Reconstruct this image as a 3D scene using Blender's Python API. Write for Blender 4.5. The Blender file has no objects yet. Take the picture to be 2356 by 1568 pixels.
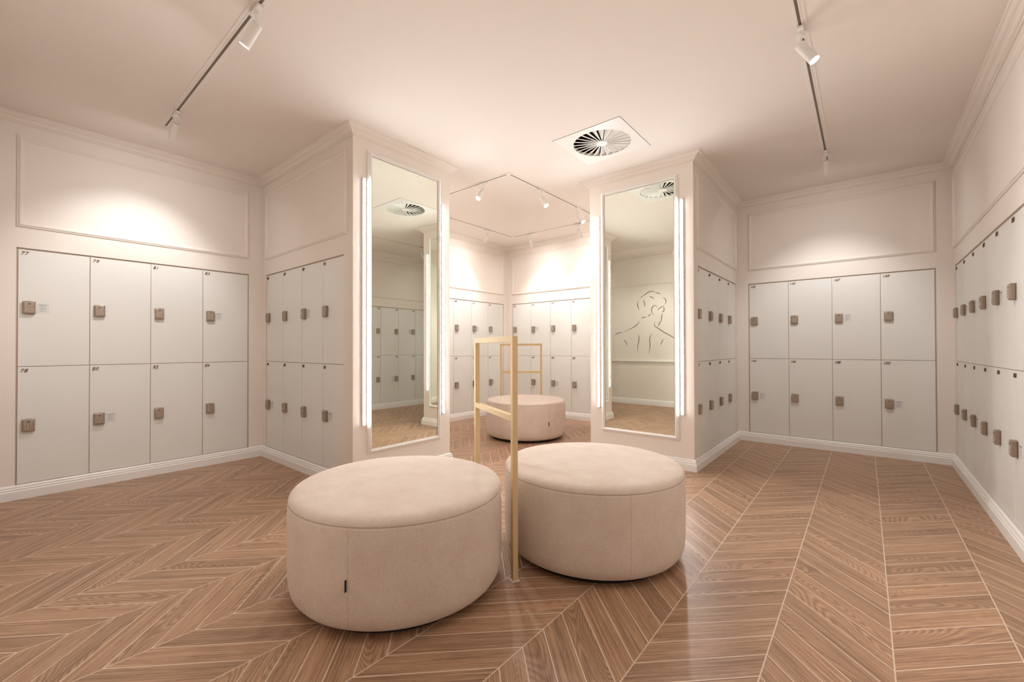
import bpy, math, random
from mathutils import Vector, Matrix
PI = math.pi
S = bpy.context.scene
COL = S.collection
random.seed(4)

# ------------------------------------------------------------------ camera
F = Vector((0.7652325851792602, 0.6437023318675072, 0.008148529204694699))
R = Vector((0.6437359230626561, -0.7652445149862077, -0.002212157813941898))
U = Vector((-0.004811646135804216, -0.006938316211974414, 0.9999643532794588))
cd = bpy.data.cameras.new('camera'); cam = bpy.data.objects.new('camera', cd); COL.objects.link(cam)
m = Matrix((R, U, -F)).transposed().to_4x4(); m.translation = Vector((0, 0, 1.14)); cam.matrix_world = m
cd.sensor_width = 36; cd.lens = 36 * 987.05 / 2356; cd.clip_start = 0.005
cd.shift_x = (1178 - 1159.85) / 2356; cd.shift_y = (791.3158 - 784) / 2356
S.camera = cam
# ------------------------------------------------------------------ world, exposure
w = bpy.data.worlds.new('world'); S.world = w; w.use_nodes = True
w.node_tree.nodes['Background'].inputs[0].default_value = (0.9, 0.85, 0.8, 1)
w.node_tree.nodes['Background'].inputs[1].default_value = 0.3
S.view_settings.view_transform = 'Standard'; S.view_settings.look = 'None'
S.view_settings.exposure = 0.75; S.view_settings.gamma = 1
S.view_settings.use_curve_mapping = False
SPOT_W = 27.0          # every track spot
LED_E = 46.0           # the four vertical light bars
WARM = (1.0, 1.0, 1.0)

# ------------------------------------------------------------------ room numbers (metres)
xH, xC, yE, yA = -0.08, 5.948, -0.6585, 4.93
xB, xP2, yP = 1.849, 2.896, 3.139          # left pillar
xQ, yQ, yQ2 = 4.145, 1.204, 2.268          # right pillar
ZC = 2.92; ZT = 1.9135; ZB = 0.106; ZS = 1.003
TH = 0.14; RD = 0.12
DY0, DY1, DZ = -0.50, 0.95, 2.15           # doorway where the photographer stands

# ------------------------------------------------------------------ materials
class NT:
    def __init__(s, name):
        s.m = bpy.data.materials.new(name); s.m.use_nodes = True
        s.t = s.m.node_tree; s.n = s.t.nodes; s.b = s.n['Principled BSDF']
    def new(s, ty, **k):
        n = s.n.new(ty)
        for a, v in k.items(): setattr(n, a, v)
        return n
    def put(s, sock, v):
        if isinstance(v, bpy.types.NodeSocket): s.t.links.new(v, sock)
        else: sock.default_value = v
    def M(s, op, a, b=0.0, c=0.0):
        n = s.new('ShaderNodeMath', operation=op)
        for i, v in enumerate((a, b, c)): s.put(n.inputs[i], v)
        return n.outputs[0]
    def comb(s, x, y, z):
        n = s.new('ShaderNodeCombineXYZ')
        for i, v in enumerate((x, y, z)): s.put(n.inputs[i], v)
        return n.outputs[0]
    def noise(s, vec, scale=5, detail=2, rough=0.5):
        n = s.new('ShaderNodeTexNoise'); s.put(n.inputs['Vector'], vec)
        n.inputs['Scale'].default_value = scale; n.inputs['Detail'].default_value = detail
        n.inputs['Roughness'].default_value = rough
        return n.outputs['Fac']
    def mix(s, f, a, b):
        n = s.new('ShaderNodeMix', data_type='RGBA')
        s.put(n.inputs[0], f); s.put(n.inputs[6], a); s.put(n.inputs[7], b)
        return n.outputs[2]
    def bump(s, h, strength, dist):
        n = s.new('ShaderNodeBump'); n.inputs['Strength'].default_value = strength
        n.inputs['Distance'].default_value = dist; s.put(n.inputs['Height'], h)
        s.put(s.b.inputs['Normal'], n.outputs[0])
    def rng(s, v, a, b, c=0.0, d=1.0):
        n = s.new('ShaderNodeMapRange'); s.put(n.inputs[0], v)
        for i, q in enumerate((a, b, c, d)): n.inputs[i + 1].default_value = q
        return n.outputs[0]

def c4(c): return (c[0], c[1], c[2], 1)
def plain(name, col, rough=0.5, metal=0.0, var=0.03, scale=3.0, bump=0.0, bscale=200, spec=0.5):
    n = NT(name); tc = n.new('ShaderNodeTexCoord').outputs['Object']
    f = n.noise(tc, scale, 3)
    a = c4([x * (1 - var) for x in col]); b = c4([min(1, x * (1 + var)) for x in col])
    n.put(n.b.inputs['Base Color'], n.mix(f, a, b))
    n.b.inputs['Roughness'].default_value = rough; n.b.inputs['Metallic'].default_value = metal
    n.b.inputs['Specular IOR Level'].default_value = spec
    if bump: n.bump(n.noise(tc, bscale, 2), bump, 0.001)
    return n.m

WALLC = (0.86, 0.779, 0.706)
M_wall = plain('wall_paint', WALLC, 0.6, var=0.01, bump=0.08, bscale=90, spec=0.3)
M_ceil = plain('ceiling_paint', (0.86, 0.78, 0.718), 0.75, var=0.01, spec=0.2)
M_trim = plain('trim_paint', (0.91, 0.875, 0.84), 0.35, var=0.01)
M_door = plain('locker_laminate', (0.82, 0.80, 0.755), 0.42, var=0.008)
M_gap_shade = plain('gap_shade_filler', (0.50, 0.39, 0.30), 0.6)  # brown stands for the shade inside the gap round the doors
M_gap = plain('locker_carcass', (0.66, 0.54, 0.43), 0.7, var=0.02)
M_white = plain('white_metal', (0.86, 0.83, 0.79), 0.4, var=0.01)
M_track = plain('track_white', (0.86, 0.79, 0.735), 0.5, var=0.01)
M_slot = plain('track_slot', (0.16, 0.12, 0.09), 0.5, var=0.05)
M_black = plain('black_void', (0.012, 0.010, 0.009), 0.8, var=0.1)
M_lock = plain('bronze_lock', (0.36, 0.28, 0.215), 0.32, metal=0.55, var=0.03)
M_face = plain('bronze_lock_face', (0.42, 0.33, 0.255), 0.38, metal=0.45, var=0.03)
M_key = plain('lock_key', (0.70, 0.64, 0.57), 0.25, metal=0.6)
M_badge = plain('badge_blue', (0.03, 0.07, 0.13), 0.25)
M_num = plain('copper_number', (0.26, 0.135, 0.08), 0.22, metal=0.85, var=0.05)
M_paper = plain('sticker_paper', (0.80, 0.78, 0.76), 0.5)
M_ink = plain('printed_ink', (0.07, 0.06, 0.06), 0.6)
M_draw = plain('drawing_ink', (0.035, 0.028, 0.022), 0.55)
M_brass = plain('brushed_brass', (0.76, 0.57, 0.31), 0.45, metal=0.25, var=0.03)
M_tag = plain('black_tag', (0.015, 0.02, 0.02), 0.7)

def mat_mirror():
    n = NT('mirror_glass'); tc = n.new('ShaderNodeTexCoord').outputs['Object']
    n.put(n.b.inputs['Base Color'], n.mix(n.noise(tc, 1.0), (0.875, 0.915, 0.835, 1), (0.88, 0.92, 0.84, 1)))
    n.b.inputs['Metallic'].default_value = 1; n.b.inputs['Roughness'].default_value = 0.0
    return n.m
M_mirror = mat_mirror()
def mat_emit(name, col, e):
    n = NT(name)
    n.b.inputs['Base Color'].default_value = c4(col)
    n.b.inputs['Emission Color'].default_value = c4(col); n.b.inputs['Emission Strength'].default_value = e
    return n.m
M_led = mat_emit('led_diffuser', (0.98, 1.0, 1.0), LED_E)
M_lamp = mat_emit('spot_lens', (1.0, 1.0, 1.0), 420)
M_lamp_far = mat_emit('spot_lens_far', (1.0, 1.0, 1.0), 430)

def mat_fabric():
    n = NT('blush_velvet'); tc = n.new('ShaderNodeTexCoord').outputs['Object']
    mp = n.new('ShaderNodeMapping'); n.put(mp.inputs[0], tc); mp.inputs['Scale'].default_value = (1, 1, 0.33)
    fine = n.noise(mp.outputs[0], 620, 3, 0.75); mid = n.noise(tc, 9, 4, 0.6)
    f = n.M('ADD', n.M('MULTIPLY', n.rng(fine, 0.33, 0.67), 0.78), n.M('MULTIPLY', n.rng(mid, 0.3, 0.7), 0.22))
    n.put(n.b.inputs['Base Color'], n.mix(f, (0.59, 0.445, 0.345, 1), (0.93, 0.83, 0.745, 1)))
    n.b.inputs['Roughness'].default_value = 0.9; n.b.inputs['Specular IOR Level'].default_value = 0.1
    n.b.inputs['Sheen Weight'].default_value = 0.25; n.b.inputs['Sheen Roughness'].default_value = 0.4
    n.b.inputs['Sheen Tint'].default_value = (1, 0.92, 0.85, 1)
    n.bump(fine, 0.35, 0.002)
    return n.m
M_fabric = mat_fabric()

def mat_floor():
    n = NT('chevron_wood_tile'); tc = n.new('ShaderNodeTexCoord').outputs['Object']
    sp = n.new('ShaderNodeSeparateXYZ'); n.put(sp.inputs[0], tc); x, y = sp.outputs[0], sp.outputs[1]
    M = n.M; W = 0.3597; P = 0.1378
    c = M('DIVIDE', M('ADD', y, 0.0725), W); ci = M('FLOOR', c); cf = M('SUBTRACT', c, ci)
    t = M('PINGPONG', c, 1.0)
    u = M('DIVIDE', M('SUBTRACT', M('SUBTRACT', x, M('MULTIPLY', t, W)), 2.045), P)
    ui = M('FLOOR', u); uf = M('SUBTRACT', u, ui)
    du = M('MULTIPLY', M('MINIMUM', uf, M('SUBTRACT', 1.0, uf)), P * 0.7071)
    dc = M('MULTIPLY', M('MINIMUM', cf, M('SUBTRACT', 1.0, cf)), W)
    d = M('MINIMUM', du, dc); tile = n.rng(d, 0.0016, 0.0027)
    wn = n.new('ShaderNodeTexWhiteNoise', noise_dimensions='2D'); n.put(wn.inputs['Vector'], n.comb(ui, ci, 0.0))
    rs = n.new('ShaderNodeSeparateColor'); n.put(rs.inputs[0], wn.outputs['Color'])
    r1, r2, r3 = rs.outputs[0], rs.outputs[1], rs.outputs[2]
    al = M('ADD', M('MULTIPLY', M('MULTIPLY', cf, W), 1.4142), M('MULTIPLY', r1, 40.0))
    ac = M('ADD', M('MULTIPLY', uf, P * 0.7071), M('MULTIPLY', r2, 30.0))
    sd = M('MULTIPLY', r3, 50.0)
    streak = n.noise(n.comb(M('MULTIPLY', al, 3.0), M('MULTIPLY', ac, 210.0), sd), 1.0, 4, 0.7)
    pore = n.noise(n.comb(M('MULTIPLY', al, 22.0), M('MULTIPLY', ac, 520.0), sd), 1.0, 2, 0.6)
    cath = M('ADD', n.noise(n.comb(M('MULTIPLY', al, 2.3), M('MULTIPLY', ac, 8.0), sd), 1.0, 0, 0.4), M('MULTIPLY', n.noise(n.comb(M('MULTIPLY', al, 30.0), M('MULTIPLY', ac, 90.0), sd), 1.0, 1), 0.012))
    ring = M('MULTIPLY_ADD', M('SINE', M('MULTIPLY', cath, 150.0)), 0.5, 0.5)
    amt = n.rng(r3, 0.45, 0.80, 0.05, 0.50)
    grain = M('ADD', M('MULTIPLY', ring, amt), M('MULTIPLY', n.rng(streak, 0.32, 0.66), M('SUBTRACT', 1.0, amt)))
    grain = M('ADD', M('MULTIPLY', grain, 0.75), M('MULTIPLY', n.rng(pore, 0.3, 0.7), 0.25))
    dk = n.noise(n.comb(M('MULTIPLY', al, 2.5), M('MULTIPLY', ac, 260.0), sd), 1.0, 3, 0.6)
    dark = M('MULTIPLY', n.rng(dk, 0.50, 0.62), n.rng(n.noise(n.comb(M('MULTIPLY', al, 1.2), M('MULTIPLY', ac, 26.0), sd), 1.0, 1), 0.40, 0.62))
    grain = M('MULTIPLY', grain, M('SUBTRACT', 1.0, M('MULTIPLY', dark, 0.80)))
    blotch = n.noise(n.comb(M('MULTIPLY', al, 1.5), M('MULTIPLY', ac, 5.0), sd), 1.0, 2)
    wood = n.mix(grain, (0.170, 0.088, 0.048, 1), (0.62, 0.385, 0.24, 1))
    tone = n.mix(M('ADD', M('MULTIPLY', r1, 0.6), M('MULTIPLY', blotch, 0.4)), (0.80, 0.79, 0.78, 1), (1.16, 1.14, 1.12, 1))
    mu = n.new('ShaderNodeMix', data_type='RGBA', blend_type='MULTIPLY'); mu.inputs[0].default_value = 1
    n.put(mu.inputs[6], wood); n.put(mu.inputs[7], tone)
    n.put(n.b.inputs['Base Color'], n.mix(tile, (0.70, 0.54, 0.41, 1), mu.outputs[2]))
    n.put(n.b.inputs['Roughness'], n.rng(grain, 0, 1, 0.44, 0.36))
    n.b.inputs['Specular IOR Level'].default_value = 0.42
    n.bump(M('ADD', M('MULTIPLY', tile, 1.0), M('MULTIPLY', grain, 0.15)), 0.35, 0.0015)
    return n.m
M_floor = mat_floor()

# ------------------------------------------------------------------ mesh helpers
class MB:
    def __init__(s): s.v = []; s.f = []; s.mi = []
    def add(s, vs, fs, k=0):
        o = len(s.v); s.v += [tuple(v) for v in vs]
        s.f += [tuple(i + o for i in f) for f in fs]; s.mi += [k] * len(fs); return s
    def box(s, x0, x1, y0, y1, z0, z1, k=0):
        return s.add([(x0, y0, z0), (x1, y0, z0), (x1, y1, z0), (x0, y1, z0), (x0, y0, z1), (x1, y0, z1), (x1, y1, z1), (x0, y1, z1)],
                     [(0, 3, 2, 1), (4, 5, 6, 7), (0, 1, 5, 4), (1, 2, 6, 5), (2, 3, 7, 6), (3, 0, 4, 7)], k)
    def cyl(s, p0, p1, r0, r1=None, n=24, caps=(1, 1), k=0):
        r1 = r0 if r1 is None else r1
        p0, p1 = Vector(p0), Vector(p1); a = (p1 - p0).normalized()
        e = a.cross(Vector((0, 0, 1)) if abs(a.z) < 0.9 else Vector((1, 0, 0))).normalized(); g = a.cross(e)
        vs = []
        for p, r in ((p0, r0), (p1, r1)):
            for i in range(n):
                t = 2 * PI * i / n; vs.append(p + (e * math.cos(t) + g * math.sin(t)) * r)
        fs = [(i, (i + 1) % n, n + (i + 1) % n, n + i) for i in range(n)]
        if caps[0]: fs.append(tuple(reversed(range(n))))
        if caps[1]: fs.append(tuple(range(n, 2 * n)))
        return s.add(vs, fs, k)
    def lathe(s, prof, n=96, k=0):
        vs = []; fs = []
        for r, z in prof:
            for i in range(n):
                t = 2 * PI * i / n; vs.append((r * math.cos(t), r * math.sin(t), z))
        for j in range(len(prof) - 1):
            for i in range(n):
                a = j * n + i; b = j * n + (i + 1) % n
                fs.append((a, b, b + n, a + n))
        return s.add(vs, fs, k)
    def frame(s, u0, u1, z0, z1, prof, y=0.0):
        """mitred rectangular moulding: prof = (inset from the outer edge, proud of the wall), faces -y"""
        rings = []
        for w_, d in prof:
            rings.append([(u0 + w_, y - d, z0 + w_), (u1 - w_, y - d, z0 + w_), (u1 - w_, y - d, z1 - w_), (u0 + w_, y - d, z1 - w_)])
        vs = [p for r in rings for p in r]; fs = []
        for j in range(len(prof) - 1):
            for i in range(4):
                a = j * 4 + i; b = j * 4 + (i + 1) % 4; fs.append((a, b, b + 4, a + 4))
        n = (len(prof) - 1) * 4
        for i in range(4): fs.append((i, n + i, n + (i + 1) % 4, (i + 1) % 4))
        return s.add(vs, fs)
    def build(s, name, mat, parent=None, smooth=False, bevel=0.0, loc=None, rot=0.0, seg=2, fix=True):
        me = bpy.data.meshes.new(name); me.from_pydata(s.v, [], s.f)
        mats = mat if isinstance(mat, (list, tuple)) else [mat]
        for q in mats: me.materials.append(q)
        for p, k in zip(me.polygons, s.mi): p.material_index = k; p.use_smooth = smooth
        me.update()
        import bmesh
        if fix:
            bm = bmesh.new(); bm.from_mesh(me); bmesh.ops.recalc_face_normals(bm, faces=bm.faces); bm.to_mesh(me); bm.free()
        o = bpy.data.objects.new(name, me); COL.objects.link(o)
        if parent: o.parent = parent
        if loc is not None: o.location = loc
        o.rotation_euler.z = rot
        if bevel:
            b = o.modifiers.new('bevel', 'BEVEL'); b.width = bevel; b.segments = seg; b.limit_method = 'ANGLE'
            b.harden_normals = False
        return o

def empty(name, loc, rz=0.0, label=None, cat=None, group=None):
    o = bpy.data.objects.new(name, None); COL.objects.link(o); o.location = loc; o.rotation_euler.z = rz
    o.empty_display_size = 0.1
    if label: o['label'] = label; o['category'] = cat
    if group: o['group'] = group
    return o
def struct(o, label=None):
    o['kind'] = 'structure'
    if label: o['label'] = label
    return o

# ------------------------------------------------------------------ walls
# local frame of a wall: x to the right as one faces it, -y towards the room, z up
ROT = {'-y': 0.0, '-x': -PI / 2, '+y': PI, '+x': PI / 2}
def wall(name, origin, facing, length, openings=(), label=None):
    b = MB(); L = length
    us = sorted(openings)
    cur = 0.0
    for u0, u1, z0, z1, through in us:
        if u0 > cur: b.box(cur, u0, 0, TH, 0, ZC)
        if z0 > 0: b.box(u0, u1, 0, TH, 0, z0)
        b.box(u0, u1, 0, TH, z1, ZC)
        if not through: b.box(u0, u1, RD, TH, z0, z1)
        cur = u1
    if cur < L: b.box(cur, L, 0, TH, 0, ZC)
    return struct(b.build(name, M_wall, loc=origin, rot=ROT[facing]), label)

def lk(s, n, w_): return (s - 0.008, s + n * w_ + 0.008, ZB, ZT, False)
# runs: wall name, origin, facing, length, first column u, n, column width, first number
A_O = (xH, yA, 0); B_O = (xB, yA, 0); D_O = (xQ + 0.002, yQ, 0); C_O = (xC, yQ, 0); E_O = (xC, yE, 0); F_O = (xP2, yA, 0); G_O = (xC, yA, 0)
RUN = {
 'A': dict(o=A_O, f='-y', s=0.113 - xH, n=4, w=0.3985, k=77, L=xB - xH),
 'B': dict(o=B_O, f='-x', s=yA - 4.837, n=4, w=0.4, k=85, L=yA - yP - 0.002),
 'F': dict(o=F_O, f='-y', s=5.843 - 7 * 0.4018 - xP2, n=7, w=0.4018, k=101, L=xC - xP2),
 'G': dict(o=G_O, f='-x', s=yA - 4.806, n=6, w=0.4015, k=115, L=yA - yQ2),
 'D': dict(o=D_O, f='-y', s=4.247 - xQ - 0.002, n=4, w=0.3965, k=135, L=xC - xQ - 0.002),
 'C': dict(o=C_O, f='-x', s=yQ - 1.083, n=4, w=0.4035, k=143, L=yQ - yE),
 'E': dict(o=E_O, f='+y', s=xC - 5.860, n=8, w=0.403, k=151, L=xC - xH),
}
def wallrun(key, name, label):
    r = RUN[key]
    return wall(name, r['o'], r['f'], r['L'], [lk(r['s'], r['n'], r['w'])], label)
wallrun('A', 'wall_left', 'pale blush wall holding lockers 77 to 84')
wallrun('B', 'wall_left_pillar_side', 'side of the left mirror pillar holding lockers 85 to 92')
wall('wall_left_pillar_front', (xB, yP, 0), '-y', xP2 - xB, (), 'front of the left pillar behind its mirror')
wall('wall_left_pillar_back', (xP2, yP + 0.002, 0), '+x', yA - yP - 0.002)
wallrun('F', 'wall_back_left', 'far wall holding lockers 109 to 114')
wallrun('G', 'wall_back_right', 'far wall holding lockers 115 to 122')
wall('wall_right_pillar_back', (xC, yQ2, 0), '+y', xC - xQ - 0.002)
wall('wall_right_pillar_front', (xQ, yQ2, 0), '-x', yQ2 - yQ, (), 'front of the right pillar behind its mirror')
wallrun('D', 'wall_right_pillar_side', 'side of the right mirror pillar holding four columns of lockers')
wallrun('C', 'wall_right', 'pale blush wall holding lockers 143 to 150')
wallrun('E', 'wall_far_right', 'long wall running off the right edge of the photo')
wall('wall_entrance', (xH, yE, 0), '+x', yA - yE, [(DY0 - yE, DY1 - yE, 0, DZ, True)], 'wall with the line drawing, seen in the right mirror')
struct(MB().box(xH - 2.2, xC + TH, yE - TH, yA + TH, -0.1, 0).build('floor', M_floor), 'wood-look chevron floor tiles with pale grout')
# ceiling with an opening above the diffuser
VX, VY, VR = 3.405, 1.745, 0.245
cb = MB(); n = 64; hw = 0.31
x0, x1, y0, y1 = xH - TH, xC + TH, yE - TH, yA + TH
cb.box(x0, VX - 0.29, y0, y1, ZC, ZC + 0.1); cb.box(VX + 0.29, x1, y0, y1, ZC, ZC + 0.1)
cb.box(VX - 0.29, VX + 0.29, y0, VY - 0.29, ZC, ZC + 0.1); cb.box(VX - 0.29, VX + 0.29, VY + 0.29, y1, ZC, ZC + 0.1)
struct(cb.build('ceiling', M_ceil), 'plain pale ceiling')
# short unseen hallway box beyond the doorway, added to keep world light out
hx = xH - TH
b = MB(); b.box(hx - 2.0, hx, DY0 - 0.32, DY0 - 0.2, 0, 2.6); b.box(hx - 2.0, hx, DY1 + 0.2, DY1 + 0.32, 0, 2.6)
b.box(hx - 2.1, hx - 2.0, DY0 - 0.32, DY1 + 0.32, 0, 2.6); b.box(hx - 2.1, hx, DY0 - 0.32, DY1 + 0.32, 2.6, 2.7)
struct(b.build('wall_hallway_unseen', M_wall))

# baseboard and cornice, mitred round the room
POLY = [(xH, yE), (xC, yE), (xC, yQ), (xQ, yQ), (xQ, yQ2), (xC, yQ2), (xC, yA), (xP2, yA), (xP2, yP), (xB, yP), (xB, yA), (xH, yA)]
def off(i, d):
    P = [Vector(p) for p in POLY]; n = len(P)
    a, b_, c = P[i - 1], P[i], P[(i + 1) % n]
    d1 = (b_ - a).normalized(); d2 = (c - b_).normalized()
    n1 = Vector((-d1.y, d1.x)); n2 = Vector((-d2.y, d2.x))
    return b_ + (n1 + n2) * d
def sweep(i, prof, name, mat, t0=None, t1=None):
    j = (i + 1) % len(POLY); A0 = Vector(POLY[i]); D = (Vector(POLY[j]) - A0); L = D.length; D.normalize(); N = Vector((-D.y, D.x))
    vs = []; m_ = len(prof)
    for end in (0, 1):
        for d, z in prof:
            if end == 0: q = off(i, d) if t0 is None else A0 + D * t0 + N * d
            else: q = off(j, d) if t1 is None else A0 + D * t1 + N * d
            vs.append((q.x, q.y, z))
    fs = [(k, k + 1, m_ + k + 1, m_ + k) for k in range(m_ - 1)] + [(m_ - 1, 0, m_, 2 * m_ - 1), tuple(range(m_)), tuple(reversed(range(m_, 2 * m_)))]
    b = MB(); b.add(vs, fs); return struct(b.build(name, mat))
BASE = [(-0.001, 0.0), (0.027, 0.0), (0.027, 0.062), (0.0255, 0.0645), (0.0205, 0.066), (0.0195, 0.070), (0.0215, 0.074), (0.0215, 0.080), (0.019, 0.083),
        (0.0150, 0.0845), (0.0145, 0.088), (0.0155, 0.092), (0.0145, 0.098), (0.010, 0.103), (0.004, 0.106), (-0.001, 0.106)]
CORN = [(-0.001, 2.858), (0.009, 2.858), (0.012, 2.861), (0.012, 2.868), (0.019, 2.870), (0.026, 2.876), (0.031, 2.886), (0.036, 2.889), (0.038, 2.893),
        (0.052, 2.898), (0.062, 2.906), (0.067, 2.910), (0.076, 2.911), (0.078, 2.914), (0.078, 2.9205), (-0.001, 2.9205)]
SIDE = ['far_right', 'right', 'right_pillar_side', 'right_pillar_front', 'right_pillar_back', 'back_right', 'back_left', 'left_pillar_back', 'left_pillar_front', 'left_pillar_side', 'left']
for i, sname in enumerate(SIDE):
    sweep(i, BASE, 'baseboard_' + sname, M_trim)
    struct(sweep(i, CORN, 'trim_%d' % (i + 1), M_wall), 'stepped cornice where the wall meets the ceiling')
i = 11; Lh = yA - yE
sweep(i, BASE, 'baseboard_entrance', M_trim, None, yA - DY1 - 0.06)
sweep(i, BASE, 'baseboard_entrance_end', M_trim, yA - DY0 + 0.06, None)
sweep(i, CORN, 'trim_12', M_wall)
# door casing
b = MB(); b.frame(DY0 - yE - 0.06, DY1 - yE + 0.06, -0.3, DZ + 0.06, [(0, 0), (0, 0.012), (0.06, 0.016), (0.06, 0)])
b2 = MB(); b2.box(DY0 - yE - 0.06, DY0 - yE, -0.014, 0, 0, DZ + 0.06); b2.box(DY1 - yE, DY1 - yE + 0.06, -0.014, 0, 0, DZ + 0.06); b2.box(DY0 - yE, DY1 - yE, -0.014, 0, DZ, DZ + 0.06)
struct(b2.build('trim_13', M_trim, loc=(xH, yE, 0), rot=ROT['+x'], bevel=0.003))
# rails on the entrance wall (seen in the right mirror): picture ledge and upper moulding
b = MB(); b.box(DY1 - yE + 0.3, Lh, -0.035, 0, 0.858, 0.880); b.box(DY1 - yE + 0.3, Lh, -0.020, 0, 0.846, 0.858)
struct(b.build('trim_14', M_trim, loc=(xH, yE, 0), rot=ROT['+x'], bevel=0.003), 'white ledge below the line drawing, seen in the right mirror')
b = MB(); b.box(0.02, Lh, -0.012, 0, 2.378, 2.408); b.box(0.02, Lh, -0.018, 0, 2.387, 2.399)
struct(b.build('trim_15', M_wall, loc=(xH, yE, 0), rot=ROT['+x'], bevel=0.003), 'thin moulding above the line drawing, seen in the right mirror')
# panel mouldings above the lockers
PM = [(0, 0), (0, 0.006), (0.004, 0.009), (0.009, 0.009), (0.011, 0.013), (0.018, 0.017), (0.025, 0.015), (0.029, 0.010), (0.031, 0.010), (0.034, 0.007), (0.041, 0.006), (0.043, 0.0)]
k = 16
for key in 'ABFGDCE':
    r = RUN[key]; b = MB()
    u1 = r['s'] + r['n'] * r['w'] + 0.006
    b.frame(r['s'] - 0.008, u1, 2.071, 2.774, PM)
    struct(b.build('trim_%d' % k, M_wall, loc=r['o'], rot=ROT[r['f']]), 'rectangular panel moulding above the lockers'); k += 1

# ------------------------------------------------------------------ lockers
def rounded(cx, cz, w_, h, r, n=5):
    pts = []
    for sx, sz, a0 in ((1, -1, -90), (1, 1, 0), (-1, 1, 90), (-1, -1, 180)):
        for q in range(n + 1):
            a = math.radians(a0 + 90 * q / n)
            pts.append((cx + sx * (w_ / 2 - r) + r * math.cos(a), cz + sz * (h / 2 - r) + r * math.sin(a)))
    return pts
def extr(b, layers):
    """layers: list of (outline, y) joined front to back; caps on both"""
    vs = []; fs = []; n = len(layers[0][0])
    for pts, y in layers: vs += [(x, y, z) for x, z in pts]
    for j in range(len(layers) - 1):
        for i in range(n): fs.append((j * n + i, j * n + (i + 1) % n, (j + 1) * n + (i + 1) % n, (j + 1) * n + i))
    fs.append(tuple(reversed(range(n)))); o = (len(layers) - 1) * n; fs.append(tuple(range(o, o + n)))
    b.add(vs, fs)
def mesh_of(o): return o.data
DT = 0.007       # door thickness
def bowed(hw, h, bow, n=10):
    """outline with straight sides and bowed top and bottom edges"""
    pts = [(-hw + 2 * hw * i / n, -h - bow * (1 - (2 * i / n - 1) ** 2)) for i in range(n + 1)]
    pts += [(hw - 2 * hw * i / n, h + bow * (1 - (2 * i / n - 1) ** 2)) for i in range(n + 1)]
    return pts
def make_lock_meshes():
    b = MB()      # housing; origin = lock centre on the door face
    lay = [(bowed(0.0325, 0.0455, 0.0035), 0.0), (bowed(0.0325, 0.0455, 0.0035), -0.0030), (bowed(0.0300, 0.0430, 0.0035), -0.0038), (bowed(0.0300, 0.0430, 0.0035), -0.0055),
           (bowed(0.0335, 0.0455, 0.0040), -0.0065), (bowed(0.0335, 0.0455, 0.0040), -0.0205), (bowed(0.0320, 0.0440, 0.0040), -0.0230), (bowed(0.0290, 0.0415, 0.0035), -0.0238)]
    extr(b, lay)
    for z in (-1, 1): b.box(-0.0345, 0.0345, -0.0200, -0.0065, z * 0.0425 - 0.0022, z * 0.0425 + 0.0022)
    o1 = b.build('lock', M_lock, bevel=0.0009)
    b = MB(); extr(b, [(bowed(0.0270, 0.0385, 0.0030), -0.0232), (bowed(0.0270, 0.0385, 0.0030), -0.0258), (bowed(0.0250, 0.0365, 0.0030), -0.0270)])
    o2 = b.build('face_plate', M_face)
    b = MB()
    for r_ in range(4):
        for c in range(3):
            x = (c - 1) * 0.0150 - 0.0010; z = 0.009 - r_ * 0.0108
            b.cyl((x, -0.0268, z), (x, -0.0300, z), 0.0036, 0.0029, 10)
            b.box(x + 0.0044, x + 0.0066, -0.0276, -0.0268, z - 0.0030, z + 0.0012, 1)
    o3 = b.build('keypad', [M_key, M_ink])
    b = MB()
    pts = [(0.0088 * math.cos(t * PI / 8), 0.0275 + 0.0058 * math.sin(t * PI / 8)) for t in range(16)]
    extr(b, [(pts, -0.0266), (pts, -0.0282)])
    o4 = b.build('badge', M_badge)
    b = MB()      # pale wave-like emblem on the badge
    pts = [(0.0034 * math.cos(t * PI / 6) - 0.0008, 0.0270 + 0.0022 * math.sin(t * PI / 6)) for t in range(12)]
    extr(b, [(pts, -0.0280), (pts, -0.0288)])
    b.box(0.0018, 0.0052, -0.0288, -0.0280, 0.0285, 0.0297)
    o5 = b.build('emblem', M_key)
    return o1, o2, o3, o4, o5
LOCKP = make_lock_meshes()
def text_mesh(txt, size, shear=0.0, off_=0.0, ext=0.0008, sp=1.0):
    cu = bpy.data.curves.new('t', 'FONT'); cu.body = txt; cu.size = size; cu.shear = shear; cu.offset = off_
    cu.extrude = ext; cu.space_character = sp; cu.resolution_u = 4
    o = bpy.data.objects.new('t', cu); COL.objects.link(o)
    bpy.context.view_layer.update()
    me = bpy.data.meshes.new_from_object(o.evaluated_get(bpy.context.evaluated_depsgraph_get()))
    bpy.data.objects.remove(o); bpy.data.curves.remove(cu)
    for v in me.vertices:      # stand it up, facing -y
        x, y, z = v.co; v.co = (x, -z, y)
    return me
NUMCACHE = {}
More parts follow.
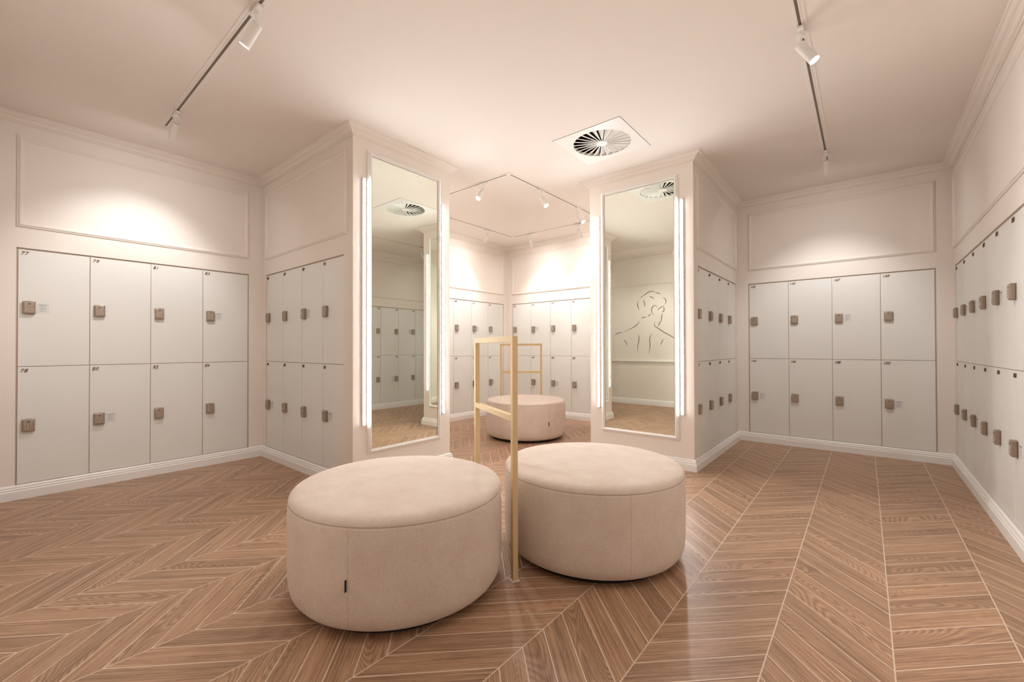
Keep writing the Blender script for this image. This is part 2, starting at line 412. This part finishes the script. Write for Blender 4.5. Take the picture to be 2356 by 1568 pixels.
def sticker_meshes():
    b = MB(); b.box(0, 0.060, -0.0006, 0.0, 0, 0.074); o1 = b.build('instruction_sticker', M_paper)
    b = MB(); e = 0.0008
    b.box(0.001, 0.059, -0.0010, -0.0006, 0.072, 0.0732); b.box(0.001, 0.059, -0.0010, -0.0006, 0.0008, 0.002)
    b.box(0.001, 0.002, -0.0010, -0.0006, 0.0008, 0.0732); b.box(0.058, 0.059, -0.0010, -0.0006, 0.0008, 0.0732)
    o2 = b.build('border', plain('sticker_border', (0.50, 0.48, 0.46), 0.6))
    b = MB()
    for z, x0_, x1_ in ((0.055, .010, .050), (.0505, .012, .030), (.046, .012, .048), (.037, .010, .049), (.0325, .012, .050), (.028, .012, .034), (.019, .010, .050), (.0145, .012, .046), (.010, .012, .022)):
        b.box(x0_, x1_, -0.0010, -0.0006, z, z + 0.0016)
    for z in (.055, .037, .019): b.box(.006, .008, -0.0010, -0.0006, z, z + 0.0016)
    o3 = b.build('printed_lines', plain('small_print', (0.25, 0.23, 0.22), 0.6))
    me = text_mesh('INSTRUCTIONS', 0.0072, 0, 0.0002, 0.0002); me.materials.append(M_ink)
    xs = [v.co.x for v in me.vertices]; f = 0.044 / (max(xs) - min(xs))
    for v in me.vertices: v.co.x = (v.co.x - min(xs)) * f
    o4 = bpy.data.objects.new('heading', me); COL.objects.link(o4); o4.location = (0.008, -0.0008, 0.0625)
    return o1, o2, o3, o4
STK = sticker_meshes()
def copy(o, parent, loc=None):
    c = o.copy(); COL.objects.link(c); c.parent = parent
    if loc is not None: c.location = loc
    return c
STICK = {77, 83, 80, 89, 86, 92, 147, 144, 150, 153, 159, 156, 162, 111, 114, 117, 120, 105, 108, 123, 126, 165}
WHERE = {'A': 'left wall', 'B': 'left pillar side', 'F': 'far left wall', 'G': 'far right wall', 'D': 'right pillar side', 'C': 'right wall', 'E': 'right edge wall'}
ORD = ['first', 'second', 'third', 'fourth', 'fifth', 'sixth', 'seventh', 'eighth']
DOORS = {}
G = 0.0022
def door_meshes(w_, row):
    key = (round(w_, 4), row)
    if key in DOORS: return DOORS[key]
    z0, z1 = ((0.003, ZS - ZB - G) if row else (G, ZT - 0.012 - ZS))
    b = MB(); b.box(G, w_ - G, 0.006, 0.006 + DT, z0, z1); d = b.build('door', M_door, bevel=0.0012, seg=1)
    b = MB()
    y0, y1 = 0.006 + DT + 0.001, RD - 0.004; z0 -= 0.0018; z1 += 0.0018
    b.box(0.0002, 0.017, y0, y1, z0, z1); b.box(w_ - 0.017, w_ - 0.0002, y0, y1, z0, z1)
    b.box(0.017, w_ - 0.017, y0, y1, z0, z0 + 0.016); b.box(0.017, w_ - 0.017, y0, y1, z1 - 0.016, z1)
    b.box(0.017, w_ - 0.017, y1 - 0.01, y1, z0 + 0.016, z1 - 0.016)
    c = b.build('body', M_gap)
    DOORS[key] = (d, c); return d, c
protos = []
for key in 'ABCDEFG':
    r = RUN[key]; T = Matrix.Translation(r['o']) @ Matrix.Rotation(ROT[r['f']], 4, 'Z')
    # filler strips set back round the locker bank, gap shade put in their brown
    s0, s1 = r['s'], r['s'] + r['n'] * r['w']
    b = MB(); b.box(s0 - 0.0078, s0 + 0.0001, 0.010, RD - 0.002, ZB + 0.002, ZT - 0.012); b.box(s1 - 0.0001, s1 + 0.0078, 0.010, RD - 0.002, ZB + 0.002, ZT - 0.012)
    b.box(s0 - 0.0078, s1 + 0.0078, 0.010, RD - 0.002, ZT - 0.0105, ZT - 0.0005)
    struct(b.build('trim_%d' % k, M_gap_shade, loc=r['o'], rot=ROT[r['f']]), 'filler strip coloured as the shaded gap round the bank of lockers'); k += 1
    for col in range(r['n']):
        for row in (0, 1):
            num = r['k'] + 2 * col + row
            u = s0 + col * r['w']; z = ZB if row else ZS
            p = T @ Vector((u, 0, z))
            st = ' with sticker beside its lock' if num in STICK else ''
            lab = '%s locker numbered %d%s, %s column, %s' % ('lower' if row else 'upper', num, st, ORD[col], WHERE[key])
            e = empty('locker', p, ROT[r['f']], lab, 'locker', 'lockers built into the walls')
            d, c = door_meshes(r['w'], row); first = (d.parent is None)
            if first: d.parent = e; c.parent = e
            else: copy(d, e); copy(c, e)
            lz = (0.553 if row else 1.457) - z
            y = 0.006
            if LOCKP[0].parent is None:
                L = LOCKP[0]; L.parent = e; L.location = (0.059, y, lz)
                for q in LOCKP[1:]: q.parent = L
            else:
                L = copy(LOCKP[0], e, (0.059, y, lz))
                for q in LOCKP[1:]: copy(q, L)
            if num not in NUMCACHE:
                me = text_mesh(str(num), 0.0385, 0.28, -0.0002, 0.0024, 1.08 if num < 100 else 0.94); me.materials.append(M_num); NUMCACHE[num] = me
            no = bpy.data.objects.new('number', NUMCACHE[num]); COL.objects.link(no); no.parent = e
            zt = (ZS - G if row else ZT - 0.012) - z
            no.location = (0.013, y - 0.0026, zt - 0.041)
            if num in STICK:
                if STK[0].parent is None:
                    s_ = STK[0]; s_.parent = e; s_.location = (0.104, y, lz - 0.040)
                    for q in STK[1:]: q.parent = s_
                else:
                    s_ = copy(STK[0], e, (0.104, y, lz - 0.040))
                    for q in STK[1:]: copy(q, s_)

# ------------------------------------------------------------------ mirrors and light bars
MF = [(0, 0), (0, 0.008), (0.004, 0.012), (0.011, 0.014), (0.016, 0.022), (0.023, 0.026), (0.028, 0.023), (0.031, 0.016), (0.036, 0.014), (0.039, 0.008)]
def mirror(origin, facing, uc, label):
    T = Matrix.Translation(origin) @ Matrix.Rotation(ROT[facing], 4, 'Z')
    e = empty('wall_mirror', T @ Vector((uc, 0, 0.266)), ROT[facing], label, 'mirror')
    w2 = 0.397
    b = MB(); b.frame(-w2, w2, 0, 2.507, MF); b.build('frame', M_trim, e)
    b = MB(); b.box(-w2 + 0.036, w2 - 0.036, -0.007, -0.001, 0.036, 2.507 - 0.036); b.build('glass', M_mirror, e)
    b = MB(); q = w2 - 0.0385; y_ = -0.0085
    b.box(-q - 0.001, -q + 0.002, y_, -0.007, 0.038, 2.469); b.box(q - 0.002, q + 0.001, y_, -0.007, 0.038, 2.469)
    b.box(-q, q, y_, -0.007, 2.466, 2.469)
    b.build('glass_edge', plain('glass_edge', (0.10, 0.08, 0.06), 0.4), e)
    return e
mirror((xB, yP, 0), '-y', 2.3745 - xB, 'tall framed mirror on the left pillar, reflecting lockers and ceiling vent')
mirror((xQ, yQ2, 0), '-x', yQ2 - 1.735, 'tall framed mirror on the right pillar, reflecting a line drawing')
def light_bar(p, facing, label):
    e = empty('light_bar', (p[0], p[1], 0.508), ROT[facing], label, 'light', 'vertical light bars beside the mirrors')
    b = MB(); b.box(-0.013, 0.013, -0.004, 0, 0, 2.02); b.box(-0.013, -0.0115, -0.0125, -0.004, 0, 2.02); b.box(0.0115, 0.013, -0.0125, -0.004, 0, 2.02); b.build('channel', M_white, e)
    b = MB(); n = 10
    pts = [(0.0112 * math.cos(PI + PI * i / n), -0.0125 + 0.0048 * math.sin(PI + PI * i / n)) for i in range(n + 1)]
    vs = [(x, y, 0.006) for x, y in pts] + [(x, y, 2.014) for x, y in pts]; m_ = n + 1
    fs = [(i, i + 1, m_ + i + 1, m_ + i) for i in range(n)] + [tuple(range(m_)), tuple(range(m_, 2 * m_)), (0, n, m_ + n, m_)]
    b.add(vs, fs); b.build('diffuser', M_led, e)
    b = MB(); b.box(-0.013, 0.013, -0.023, 0, -0.004, 0.0055); b.box(-0.013, 0.013, -0.023, 0, 2.0145, 2.024); b.build('end_cap', M_white, e)
light_bar((1.943, yP), '-y', 'lit vertical light bar left of the left mirror')
light_bar((2.802, yP), '-y', 'lit vertical light bar right of the left mirror')
light_bar((xQ, 2.168), '-x', 'lit vertical light bar left of the right mirror')
light_bar((xQ, 1.306), '-x', 'lit vertical light bar right of the right mirror')

# ------------------------------------------------------------------ line drawing on the entrance wall
STROKES = [
[(3.47,2.11),(3.435,2.143),(3.372,2.179),(3.321,2.213),(3.265,2.239),(3.215,2.246),(3.166,2.231),(3.138,2.22)],
[(3.144,2.199),(3.111,2.205),(3.078,2.195),(3.041,2.166)],
[(3.487,2.08),(3.507,2.02),(3.499,1.958),(3.474,1.879)],
[(3.271,2.141),(3.232,2.138),(3.199,2.116),(3.175,2.081)],
[(3.369,2.096),(3.378,2.061),(3.358,2.01),(3.358,1.977),(3.37,1.948)],
[(3.007,2.102),(2.971,2.094),(2.942,2.057),(2.94,2.008),(2.972,1.968)],
[(2.983,1.952),(3.037,1.918),(3.075,1.894),(3.096,1.857)],
[(3.116,1.912),(3.123,1.945),(3.156,1.962),(3.194,1.944),(3.217,1.902),(3.22,1.853),(3.201,1.803),(3.181,1.78)],
[(2.985,1.95),(2.98,1.915),(2.973,1.877),(2.983,1.84),(3.005,1.83),(2.994,1.821)],
[(3.016,1.809),(3.021,1.745),(3.025,1.692),(3.022,1.649)],
[(3.033,1.671),(3.065,1.607),(3.098,1.544)],
[(3.434,1.718),(3.391,1.738),(3.318,1.749)],
[(3.301,1.754),(3.267,1.774),(3.234,1.81)],
[(3.468,1.676),(3.495,1.624),(3.542,1.581),(3.612,1.541),(3.79,1.462)],
[(3.821,1.451),(3.9,1.444),(3.961,1.423),(4.005,1.395)],
[(3.152,1.649),(3.163,1.606),(3.153,1.556),(3.082,1.505),(2.975,1.432),(2.87,1.371),(2.766,1.306),(2.684,1.263),(2.634,1.216)],
[(3.498,1.412),(3.479,1.345),(3.483,1.278),(3.503,1.189),(3.509,1.067)],
[(3.214,1.417),(3.247,1.363),(3.261,1.297),(3.257,1.188),(3.262,1.111),(3.285,1.013)],
[(3.806,1.305),(3.761,1.248),(3.732,1.179)],
[(2.988,1.299),(3.019,1.251),(3.048,1.176)]]
def cr(p0, p1, p2, p3, t):
    return 0.5 * ((2 * p1) + (-p0 + p2) * t + (2 * p0 - 5 * p1 + 4 * p2 - p3) * t * t + (-p0 + 3 * p1 - 3 * p2 + p3) * t ** 3)
b = MB()
for st in STROKES:
    P = [Vector(p) for p in st]; P = [P[0] * 2 - P[1]] + P + [P[-1] * 2 - P[-2]]; pts = []
    for i in range(1, len(P) - 2):
        for q in range(6): pts.append(cr(P[i - 1], P[i], P[i + 1], P[i + 2], q / 6))
    pts.append(P[-2]); N = len(pts); vs = []
    for i, p in enumerate(pts):
        d = (pts[min(N - 1, i + 1)] - pts[max(0, i - 1)]).normalized(); nn = Vector((-d.y, d.x))
        hwid = 0.0010 + 0.0050 * math.sin(PI * i / (N - 1)) ** 0.8
        for s_ in (1, -1):
            q = p + nn * hwid * s_
            vs += [(q.x - 3.3, -0.0015, q.y - 1.0), (q.x - 3.3, 0.0, q.y - 1.0)]
    fs = []
    for i in range(N - 1):
        a = 4 * i; c = a + 4
        fs += [(a, a + 2, c + 2, c), (a, c, c + 1, a + 1), (a + 2, a + 3, c + 3, c + 2), (a + 1, c + 1, c + 3, a + 3)]
    fs += [(0, 1, 3, 2), (4 * N - 4, 4 * N - 2, 4 * N - 1, 4 * N - 3)]
    b.add(vs, fs)
o = b.build('wall_drawing', M_draw, loc=(xH, 3.3, 1.0), rot=ROT['+x'])
o['label'] = 'black line drawing of a bare back and turned head, seen in the right mirror'; o['category'] = 'drawing'

# ------------------------------------------------------------------ ottomans
def ottoman(c, label, seams, tagang):
    e = empty('ottoman', (c[0], c[1], 0), 0, label, 'ottoman', 'round upholstered ottomans')
    side = [(0.36, 0.032), (0.435, 0.028), (0.463, 0.031), (0.483, 0.041), (0.496, 0.060), (0.503, 0.088), (0.506, 0.13), (0.507, 0.22), (0.507, 0.38), (0.5055, 0.435), (0.5045, 0.446), (0.5025, 0.4485)]
    MB().lathe(side).build('side_panel', M_fabric, e, smooth=True)
    top = [(0.5015, 0.4480), (0.5035, 0.4500), (0.5035, 0.454), (0.500, 0.465), (0.492, 0.474), (0.478, 0.4805), (0.455, 0.4845), (0.40, 0.4870), (0.30, 0.4885), (0.15, 0.489), (0.0, 0.489)]
    MB().lathe(top).build('seat_top', M_fabric, e, smooth=True)
    b = MB(); b.lathe([(0.5030, 0.4462), (0.5046, 0.4474), (0.5046, 0.4486), (0.5030, 0.4498)]); b.build('piping', M_seam, e, smooth=True)
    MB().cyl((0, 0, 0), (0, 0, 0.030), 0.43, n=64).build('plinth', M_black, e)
    for a in seams:
        b = MB(); vs = []; fs = []
        P = [p for p in side if p[0] > 0.45]
        for (r, z) in P:
            for s_ in (-0.0012, 0.0, 0.0012):
                t = a + s_ / r; rr = r + (0.0006 if s_ == 0 else -0.001)
                vs.append((rr * math.cos(t), rr * math.sin(t), z))
        for i in range(len(P) - 1):
            for q in range(2): fs.append((3 * i + q, 3 * i + q + 1, 3 * i + q + 4, 3 * i + q + 3))
        b.add(vs, fs); b.build('seam', M_seam, e)
    if tagang is not None:
        a = tagang; b = MB()
        b.box(0.504, 0.517, -0.0012, 0.0012, 0.205, 0.250); t = b.build('tag', M_tag, e); t.rotation_euler.z = a
    return e
M_seam = plain('seam_thread', (0.47, 0.35, 0.27), 0.9)
ottoman((1.313, 1.787), 'blush round ottoman in the left foreground with a black side tag', [math.radians(-149.2), math.radians(-60), math.radians(30)], math.radians(-149.8))
ottoman((2.251, 1.229), 'blush round ottoman in front, right of the tall brass rail', [math.radians(-130.4), math.radians(160), math.radians(40)], None)
ottoman((4.440, 3.370), 'blush round ottoman in the far alcove between the two mirror pillars', [math.radians(157.6), math.radians(-109.4), math.radians(20)], math.radians(-110))

# ------------------------------------------------------------------ brass rails
def rail(c, ang, label):
    e = empty('brass_rail', (c[0], c[1], 0), ang, label, 'rail')
    t = 0.0138; hl = 0.286
    for s_ in (-1, 1):
        MB().box(s_ * hl - t, s_ * hl + t, -t, t, 0.003, 1.198).build('post', M_brass, e, bevel=0.0012)
        MB().box(s_ * hl - 0.019, s_ * hl + 0.019, -0.019, 0.019, 0, 0.003).build('foot_plate', M_trim, e)
    MB().box(-hl + t, hl - t, -t, t, 1.168, 1.198).build('top_bar', M_brass, e, bevel=0.0012)
    MB().box(-hl + t, hl - t, -t, t, 0.776, 0.806).build('middle_bar', M_brass, e, bevel=0.0012)
rail((1.782, 1.577), math.radians(62.3), 'brass hanging rail standing between the two front ottomans')
rail((4.845, 3.760), math.radians(-51.5), 'brass hanging rail standing behind the far ottoman')

# ------------------------------------------------------------------ ceiling diffuser
e = empty('ceiling_vent', (VX, VY, ZC), 0, 'square white swirl air vent set in the ceiling before the right mirror', 'vent')
b = MB(); n = 64; s_ = 0.31; zz0, zz1 = -0.0030, 0.0
outer = []; inner = []
for i in range(n):
    t = 2 * PI * i / n; c_, q = math.cos(t), math.sin(t); m_ = max(abs(c_), abs(q))
    outer.append((s_ * c_ / m_, s_ * q / m_)); inner.append((VR * c_, VR * q))
vs = []
for z in (zz0, zz1):
    vs += [(x, y, z) for x, y in outer] + [(x, y, z) for x, y in inner]
fs = []
for i in range(n):
    j = (i + 1) % n
    fs += [(i, j, n + j, n + i), (2 * n + i, 3 * n + i, 3 * n + j, 2 * n + j), (i, 2 * n + i, 2 * n + j, j), (n + i, n + j, 3 * n + j, 3 * n + i)]
b.add(vs, fs); b.build('face_plate', M_white, e)
b = MB(); b.frame(-0.3135, 0.3135, -0.3135, 0.3135, [(0, 0.0006), (0.0035, 0.0006), (0.0035, 0), (0, 0)]); g_ = b.build('shadow_gap', M_slot, e); g_.rotation_euler.x = PI / 2
b = MB(); b.cyl((0, 0, -0.003), (0, 0, 0.13), VR + 0.01, n=64, caps=(0, 1)); b.build('plenum', M_black, e)
b = MB(); b.cyl((0, 0, -0.0050), (0, 0, 0.002), 0.046, 0.050, n=40); b.cyl((0, 0, -0.0065), (0, 0, -0.0049), 0.006, n=12); b.build('hub', M_white, e)
NB = 24
b = MB(); rr0, rr1 = 0.046, VR + 0.002
lip0, lip1 = -0.0075, -0.0065
# one blade: narrow bright edge at the face and a slanted vane going up into the plenum
def blade_verts():
    vs = []
    for r, hw_ in ((rr0, 0.0028), (rr1, 0.0040)):
        vs += [(r, -hw_, -0.0075), (r, hw_, -0.0075), (r, hw_, -0.0045), (r, -hw_, -0.0045)]
    fs = [(0, 1, 5, 4), (1, 2, 6, 5), (2, 3, 7, 6), (3, 0, 4, 7), (0, 3, 2, 1), (4, 5, 6, 7)]
    o = len(vs)
    for r, wd, dz in ((rr0, -0.006, 0.012), (rr1 - 0.004, -0.052, 0.026)):
        vs += [(r, 0.001, -0.005), (r, wd, -0.005 + dz), (r, wd, -0.0038 + dz), (r, 0.001, -0.0038)]
    fs += [tuple(i + o for i in f) for f in [(0, 1, 5, 4), (1, 2, 6, 5), (2, 3, 7, 6), (3, 0, 4, 7), (0, 3, 2, 1), (4, 5, 6, 7)]]
    return vs, fs
bv, bf = blade_verts(); pb = MB(); pb.add([(x, y, z + 0.0046) for x, y, z in bv], bf); blade = pb.build('blade', M_white, e)
MB().cyl((0, 0, -0.0005), (0, 0, 0.022), VR - 0.0002, n=64, caps=(0, 0)).build('rim', M_white, e)
for i in range(1, NB):
    c = copy(blade, e); c.rotation_euler.z = 2 * PI * i / NB

# ------------------------------------------------------------------ track lighting
def track(name, pts, label, closed=False):
    e = empty(name, (pts[0][0], pts[0][1], ZC), 0, label, 'track')
    ox, oy = pts[0]; segs = list(zip(pts, pts[1:] + ([pts[0]] if closed else [])))
    if not closed: segs = segs[:len(pts) - 1]
    for (ax, ay), (bx, by) in segs:
        A0 = Vector((ax - ox, ay - oy, 0)); B0 = Vector((bx - ox, by - oy, 0)); d = (B0 - A0).normalized(); L = (B0 - A0).length
        ang = math.atan2(d.y, d.x)
        b = MB(); h0, h1 = 0.0068, 0.015
        x0_, x1_ = -0.017, L + 0.017
        b.box(x0_, x1_, -0.033, -h1, -0.0025, 0); b.box(x0_, x1_, h1, 0.033, -0.0025, 0)
        b.box(x0_, x1_, -h1, -h0, -0.0038, 0); b.box(x0_, x1_, h0, h1, -0.0038, 0)
        r_ = b.build('track_rail', M_track, e, loc=A0, rot=ang, bevel=0.0008, seg=1)
        b = MB(); b.box(0.03, L - 0.03, -h0, h0, -0.0034, -0.0005); b.build('slot', M_slot, r_)
    for (ax, ay) in pts:
        if closed or (ax, ay) != pts[-1] and (ax, ay) != pts[0]:
            b = MB(); b.box(-0.03, 0.03, -0.03, 0.03, -0.0045, -0.0004); b.build('corner_joint', M_track, e, loc=(ax - ox, ay - oy, 0), bevel=0.001)
    return e
track('light_track', [(0.874, 4.29), (0.874, 0.262), (5.275, 0.262)], 'white ceiling light track running along the near ceiling to both upper corners')
track('light_track', [(3.381, 2.777), (5.375, 2.777), (5.375, 4.338), (3.381, 4.338)], 'white rectangular ceiling light track in the far alcove', True)
LT = bpy.data.lights.new('spot_beam', 'SPOT'); LT.energy = SPOT_W; LT.spot_size = math.radians(84); LT.spot_blend = 0.8
LT.color = WARM; LT.name = 'spot_beam'; LT.shadow_soft_size = 0.022
LF = LT.copy(); LF.energy = SPOT_W * 0.95
def spot(p, along, aim, tilt, label, far=False):
    """p: point on the track; along: angle of the track; aim: compass angle the head points to; tilt from straight down"""
    e = empty('track_spotlight', (p[0], p[1], ZC - 0.010), 0, label, 'spotlight', 'white spotlights on the ceiling tracks')
    a = math.radians(along)
    b = MB(); b.box(-0.055, 0.055, -0.014, 0.014, -0.016, 0.0); ad = b.build('adapter', M_white, e, rot=a, bevel=0.002)
    b = MB(); b.cyl((0, 0, -0.016), (0, 0, -0.036), 0.021, 0.019, n=20); b.cyl((0, 0, -0.036), (0, 0, -0.078), 0.0055, n=12); b.build('stem', M_white, e, smooth=False)
    aa, t = math.radians(aim), math.radians(tilt)
    d = Vector((math.cos(aa) * math.sin(t), math.sin(aa) * math.sin(t), -math.cos(t)))
    piv = Vector((0, 0, -0.078)); r = 0.026
    q0 = piv - d * 0.012 + Vector((0, 0, -0.01)); q1 = q0 + d * 0.132
    b = MB(); b.cyl(q0, q0 + d * 0.003, r - 0.003, r, n=32, caps=(1, 0)); b.cyl(q0 + d * 0.003, q1, r, n=32, caps=(0, 0))
    b.cyl(q1 - d * 0.012, q1, r - 0.002, n=32, caps=(0, 0)); b.build('head', M_white, e, smooth=False)
    b = MB(); b.cyl(q1 - d * 0.010, q1 - d * 0.004, r - 0.003, n=32); b.build('lens', M_lamp_far if far else M_lamp, e)
    lo = bpy.data.objects.new('spot_beam', LF if far else LT); COL.objects.link(lo); lo.parent = e
    lo.location = q1 + d * 0.004; lo.rotation_euler = d.to_track_quat('-Z', 'Y').to_euler()
    return e
spot((0.874, 2.420), 90, 121, 37, 'lit track spotlight at the upper left, nearest on the left track')
spot((0.874, 3.960), 90, 97, 38, 'track spotlight at the end of the left track, turned to the lockers')
spot((2.900, 0.262), 0, -90, 30, 'lit track spotlight at the upper right, nearest on the right track')
spot((4.860, 0.262), 0, 3, 33, 'track spotlight at the far end of the right track')
spot((0.874, 1.000), 90, 180, 34, 'track spotlight out of frame above the entrance')
spot((1.500, 0.262), 0, -90, 30, 'track spotlight out of frame on the right track')
spot((3.381, 3.140), 90, 180, 38, 'lit spotlight on the left side of the far rectangular track', True)
spot((3.381, 3.960), 90, 180, 35, 'spotlight of the far track hidden behind the left pillar', True)
spot((3.960, 2.777), 0, -90, 34, 'lit spotlight facing out on the near side of the far track', True)
spot((4.774, 2.777), 0, -90, 35, 'lit spotlight close to the right pillar on the far track', True)
spot((5.375, 3.133), 90, 0, 38, 'spotlight seen just behind the right pillar edge on the far track', True)
spot((5.375, 3.979), 90, 10, 28, 'spotlight aimed at lockers 117 and 119 on the far track', True)
spot((4.773, 4.338), 0, 95, 32, 'spotlight aimed at lockers 109 and 111 on the far track', True)
spot((3.960, 4.338), 0, 90, 34, 'unseen spotlight of the far track behind the left pillar edge, added for its light', True)  # unseen head, included for its light on the far wall
